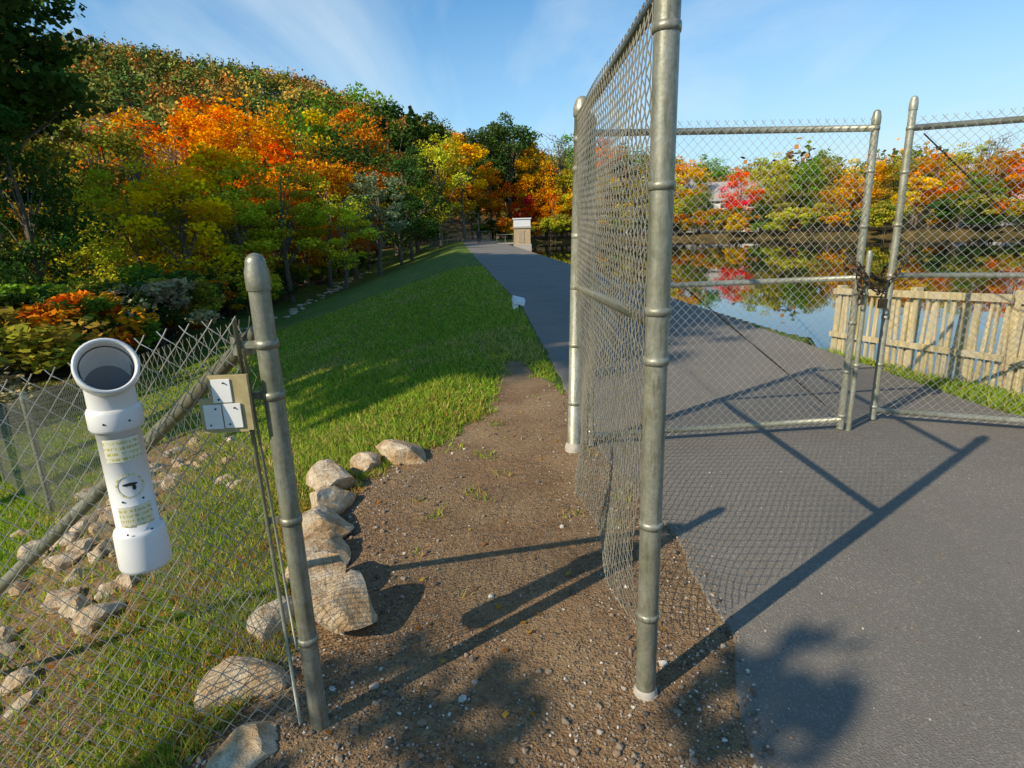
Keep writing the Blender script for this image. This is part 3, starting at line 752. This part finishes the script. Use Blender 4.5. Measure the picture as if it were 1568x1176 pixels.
wfence((3.97,7.1),(4.30,4.95),.70,.84); wfence((4.31,4.88),(4.62,3.95),.84,.86)
mb.obj('rustic_wooden_fence',[M_wood],bevel=.003)

# ------------------------------------------------------------------ intake tower, marker, far fence, houses
mb=MB(); c=(1.75,71)
mb.box((c[0],c[1],-.9),(1.05,0,0),(0,1.05,0),(0,0,.75),1)
mb.box((c[0],c[1],.75),(.95,0,0),(0,.95,0),(0,0,.9),0)
mb.box((c[0],c[1],1.75),(1.06,0,0),(0,1.06,0),(0,0,.10),1)
mb.box((c[0],c[1],2.25),(.98,0,0),(0,.98,0),(0,0,.40),2)
mb.box((c[0],c[1],2.72),(1.08,0,0),(0,1.08,0),(0,0,.07),2)
mb.box((c[0]-.1,c[1]-.96,.7),(.35,0,0),(0,.03,0),(0,0,.7),3)
mb.box((c[0]-2.0,c[1],-.02),(1.0,0,0),(0,.5,0),(0,0,.07),1)
for s in(-.45,.45):
    rod(mb,(c[0]-3.0,c[1]+s,1.0),(c[0]-.98,c[1]+s,1.0),.03,6,4)
    for xx in(-3,-2,-1.05): rod(mb,(c[0]+xx,c[1]+s,0),(c[0]+xx,c[1]+s,1.0),.03,6,4)
M_brickt=simple('tan_stonework',(.42,.30,.16),(.58,.45,.28),5,.85,0,.5,.02)
M_door=simple('tan_steel_door',(.40,.31,.19),(.46,.37,.25),3,.6)
mb.obj('intake_tower',[M_brickt,M_conc,M_white,M_door,M_galv],bevel=.02)
E=empty('small_marker_sign'); mb=MB()
rod(mb,(.19,10.3,-.05),(.17,10.3,.30),.008,8,0)
mb.box((.16,10.28,.30),(.10,.02,-.03),(0.01,-.05,-.02),(.012,.01,.045),1)
mb.box((.10,10.25,.22),(.045,.0,.02),(0,.004,0),(-.01,0,.05),1)
mb.obj('stake_and_plate',[M_chain,M_white],E,bevel=.003)
mb=MB()
A=np.array([-12.5,92.]);B=np.array([-6.6,96.]);C2=np.array([-2.6,97.])
for a_,b_ in((A,B),(B,C2)):
    L=np.linalg.norm(b_-a_); u=(b_-a_)/L
    for i in range(int(L/1.9)+2):
        q=a_+u*min(i*1.9,L); zz=gz(*q); rod(mb,(q[0],q[1],zz),(q[0],q[1],zz+1.45),.05,8)
    for h in(1.4,.75,.12): rod(mb,(a_[0],a_[1],gz(*a_)+h),(b_[0],b_[1],gz(*b_)+h),.04,6)
    for i in range(int(L/.16)):
        q=a_+u*i*.16; f=i*.16/L; zz=gz(*a_)*(1-f)+gz(*b_)*f
        rod(mb,(q[0],q[1],zz+.1),(q[0],q[1],zz+1.4),.014,4)
mb.obj('park_fence',[M_galvb])
mb=MB(); lx,ly=-4.6,98.5
rod(mb,(lx,ly,-.2),(lx,ly,4.2),.07,10); rod(mb,(lx,ly,4.15),(lx-.7,ly,4.35),.04,8); mb.box((lx-.95,ly,4.35),(.32,0,0),(0,.12,0),(0,0,.07),0)
mb.obj('lamp_pole',[M_galv],bevel=.01)

M_side=simple('white_siding',(.6,.6,.58),(.72,.72,.7),4,.7); M_roof=simple('grey_shingles',(.32,.29,.27),(.46,.43,.40),8,.9); M_glass=simple('window_glass',(.03,.035,.04),(.05,.055,.06),3,.1)
def house(az_,r,yaw,w=6,d=4,h=5.2,side=M_side,zoff=0):
    x,y=polar(az_,r); z=gz(x,y)+zoff; E=empty('house'); E.location=(x,y,z); E.rotation_euler=(0,0,yaw)
    mb=MB(); mb.add([(-w,-d,-3),(w,-d,-3),(w,d,-3),(-w,d,-3),(-w,-d,h),(w,-d,h),(w,d,h),(-w,d,h),(-w,0,h+2.6),(w,0,h+2.6)],
      [(0,1,5,4),(2,3,7,6),(1,2,6,9,5),(3,0,4,8,7)]); mb.obj('walls',[side],E)
    mb=MB()
    for s in(-1,1):
        mb.add([(-w-.5,s*(d+.5),h-.35),(w+.5,s*(d+.5),h-.35),(w+.5,0,h+2.75),(-w-.5,0,h+2.75),(-w-.5,s*(d+.5),h-.15),(w+.5,s*(d+.5),h-.15),(w+.5,0,h+2.95),(-w-.5,0,h+2.95)],
          [(0,1,2,3),(4,5,6,7),(0,1,5,4),(0,3,7,4),(1,2,6,5)])
    mb.obj('roof',[M_roof],E)
    mb=MB()
    for zz in(1.3,3.9):
        for xx in(-.7*w,-.23*w,.23*w,.7*w):
            mb.box((xx,-d-.03,zz),(.55,0,0),(0,.03,0),(0,0,.75),0); mb.box((xx,-d-.02,zz),(.68,0,0),(0,.03,0),(0,0,.88),1)
            mb.box((xx,-d-.07,zz),(.55,0,0),(0,.02,0),(0,0,.04),1)
    mb.obj('windows',[M_glass,M_white],E)
    mb=MB(); mb.box((w*.5,.6,h+2.6),(.45,0,0),(0,.45,0),(0,0,1.2)); mb.obj('chimney',[M_brickt],E)
house(20.2,112,-.35,w=4.6,d=4.2,h=4.6,zoff=.8); house(14.0,119,.2,zoff=2); house(40.2,112,-.7,w=7,zoff=.5)

# ------------------------------------------------------------------ person far down the path
me=bpy.data.meshes.new('pedestrian')
J=[(0,0,.92),(0,.0,1.15),(0,.01,1.40),(0,.0,1.50),(0,-.02,1.62),(0,-.02,1.72),
   (.09,0,.88),(.11,-.16,.48),(.11,-.10,.08),(.11,-.24,.04),(-.09,0,.88),(-.10,.10,.47),(-.10,.26,.10),(-.10,.14,.04),
   (.19,0,1.38),(.25,.06,1.10),(.24,-.08,.88),(-.19,0,1.38),(-.25,-.06,1.10),(-.24,-.14,.88)]
Ed=[(0,1),(1,2),(2,3),(3,4),(4,5),(0,6),(6,7),(7,8),(8,9),(0,10),(10,11),(11,12),(12,13),(2,14),(14,15),(15,16),(2,17),(17,18),(18,19)]
Rs=[.15,.14,.15,.06,.10,.08,.10,.07,.05,.04,.10,.07,.05,.04,.07,.05,.04,.07,.05,.04]
me.from_pydata(J,Ed,[]); o=link('pedestrian',me); o.location=(-3.4,72,.01); o.rotation_euler=(0,0,.1)
sk=o.modifiers.new('skin','SKIN')
if me.skin_vertices:
    for i,rr_ in enumerate(Rs): me.skin_vertices[0].data[i].radius=(rr_,rr_)
    me.skin_vertices[0].data[0].use_root=True
o.modifiers.new('sub','SUBSURF').levels=1
N=NT('dark_clothing'); v=N.coord(); sx=N.n('ShaderNodeSeparateXYZ',{'Vector':v}).outputs
me.materials.append(N.pbr(N.ramp(N.math('DIVIDE',sx[2],2),[(.0,(.02,.02,.02)),(.45,(.015,.018,.03)),(.46,(.04,.03,.035)),(.745,(.04,.03,.035)),(.76,(.35,.2,.14)),(.83,(.35,.2,.14)),(.84,(.03,.02,.015))]),.8))

# ------------------------------------------------------------------ light, sky
SUN_EL=33.1; hx,hy=.794,.608
sd=bpy.data.lights.new('sun','SUN'); sd.energy=5.0; sd.angle=math.radians(.5); sd.color=(1,.87,.67)
so=link('sun',sd); e=math.radians(SUN_EL)
so.rotation_euler=Vector((hx*math.cos(e),hy*math.cos(e),-math.sin(e))).to_track_quat('-Z','Y').to_euler()
W=bpy.data.worlds.new("World"); S.world=W; W.use_nodes=True; t=W.node_tree; t.nodes.clear()
def wn(ty,**kw):
    nd=t.nodes.new(ty)
    for k,v in kw.items(): setattr(nd,k,v)
    return nd
sky=wn('ShaderNodeTexSky',sky_type='NISHITA'); sky.sun_disc=False; sky.sun_elevation=e; sky.sun_rotation=math.atan2(-hx,-hy)
sky.air_density=1.0; sky.dust_density=.4; sky.ozone_density=3.0; sky.altitude=200
hs=wn('ShaderNodeMix',data_type='RGBA',blend_type='MULTIPLY'); hs.inputs[0].default_value=1; hs.inputs[7].default_value=(.34,1.0,1.30,1); t.links.new(sky.outputs[0],hs.inputs[6])
tc=wn('ShaderNodeTexCoord'); sp=wn('ShaderNodeSeparateXYZ'); t.links.new(tc.outputs['Generated'],sp.inputs[0])
ad=wn('ShaderNodeMath',operation='ADD'); ad.inputs[1].default_value=.12; t.links.new(sp.outputs[2],ad.inputs[0])
dv=[]
for i in (0,1):
    m=wn('ShaderNodeMath',operation='DIVIDE'); t.links.new(sp.outputs[i],m.inputs[0]); t.links.new(ad.outputs[0],m.inputs[1]); dv.append(m)
cb=wn('ShaderNodeCombineXYZ'); t.links.new(dv[0].outputs[0],cb.inputs[0]); t.links.new(dv[1].outputs[0],cb.inputs[1])
mp=wn('ShaderNodeMapping'); mp.inputs['Rotation'].default_value=(0,0,.5); mp.inputs['Scale'].default_value=(1.0,.35,1); t.links.new(cb.outputs[0],mp.inputs[0])
nz=wn('ShaderNodeTexNoise'); nz.inputs['Scale'].default_value=.9; nz.inputs['Detail'].default_value=8; nz.inputs['Roughness'].default_value=.55; nz.inputs['Distortion'].default_value=.6
t.links.new(mp.outputs[0],nz.inputs[0])
rp=wn('ShaderNodeValToRGB'); rp.color_ramp.elements[0].position=.45; rp.color_ramp.elements[0].color=(0,0,0,1); rp.color_ramp.elements[1].position=.75; rp.color_ramp.elements[1].color=(.75,.75,.75,1)
t.links.new(nz.outputs[0],rp.inputs[0])
# thin haze low over the horizon, thicker over the lake side
hz=wn('ShaderNodeMapRange'); hz.inputs['From Min'].default_value=.0; hz.inputs['From Max'].default_value=.40; hz.inputs['To Min'].default_value=1.; hz.inputs['To Max'].default_value=0; t.links.new(sp.outputs[2],hz.inputs['Value'])
hx2=wn('ShaderNodeMapRange'); hx2.inputs['From Min'].default_value=-.3; hx2.inputs['From Max'].default_value=.45; hx2.inputs['To Min'].default_value=.55; hx2.inputs['To Max'].default_value=1.0; t.links.new(sp.outputs[0],hx2.inputs['Value'])
hm=wn('ShaderNodeMath',operation='MULTIPLY'); t.links.new(hz.outputs[0],hm.inputs[0]); t.links.new(hx2.outputs[0],hm.inputs[1])
mh=wn('ShaderNodeMix',data_type='RGBA'); t.links.new(hm.outputs[0],mh.inputs[0]); t.links.new(hs.outputs[2],mh.inputs[6]); mh.inputs[7].default_value=(5.4,6.9,7.6,1)
mx=wn('ShaderNodeMix',data_type='RGBA'); t.links.new(rp.outputs[0],mx.inputs[0]); t.links.new(mh.outputs[2],mx.inputs[6]); mx.inputs[7].default_value=(5.8,6.9,7.5,1)
bg=wn('ShaderNodeBackground'); bg.inputs[1].default_value=.13; t.links.new(mx.outputs[2],bg.inputs[0])
ow=wn('ShaderNodeOutputWorld'); t.links.new(bg.outputs[0],ow.inputs[0])

# ------------------------------------------------------------------ camera
cd=bpy.data.cameras.new('camera'); cam=link('camera',cd); S.camera=cam
cd.sensor_width=36; cd.lens=20.57; cd.clip_start=.05; cd.clip_end=4000
p=math.radians(14.75); s_=.032; c_=math.sqrt(1-s_*s_)
Rv=Vector((1,0,0)); U=Vector((0,math.sin(p),math.cos(p))); Fw=Vector((0,math.cos(p),-math.sin(p)))
Xc=Rv*c_-U*s_; Yc=Rv*s_+U*c_; Zc=-Fw
cam.matrix_world=Matrix(((Xc.x,Yc.x,Zc.x,0),(Xc.y,Yc.y,Zc.y,0),(Xc.z,Yc.z,Zc.z,1.5),(0,0,0,1)))
S.view_settings.view_transform='Standard'; S.view_settings.look='None'; S.view_settings.exposure=0
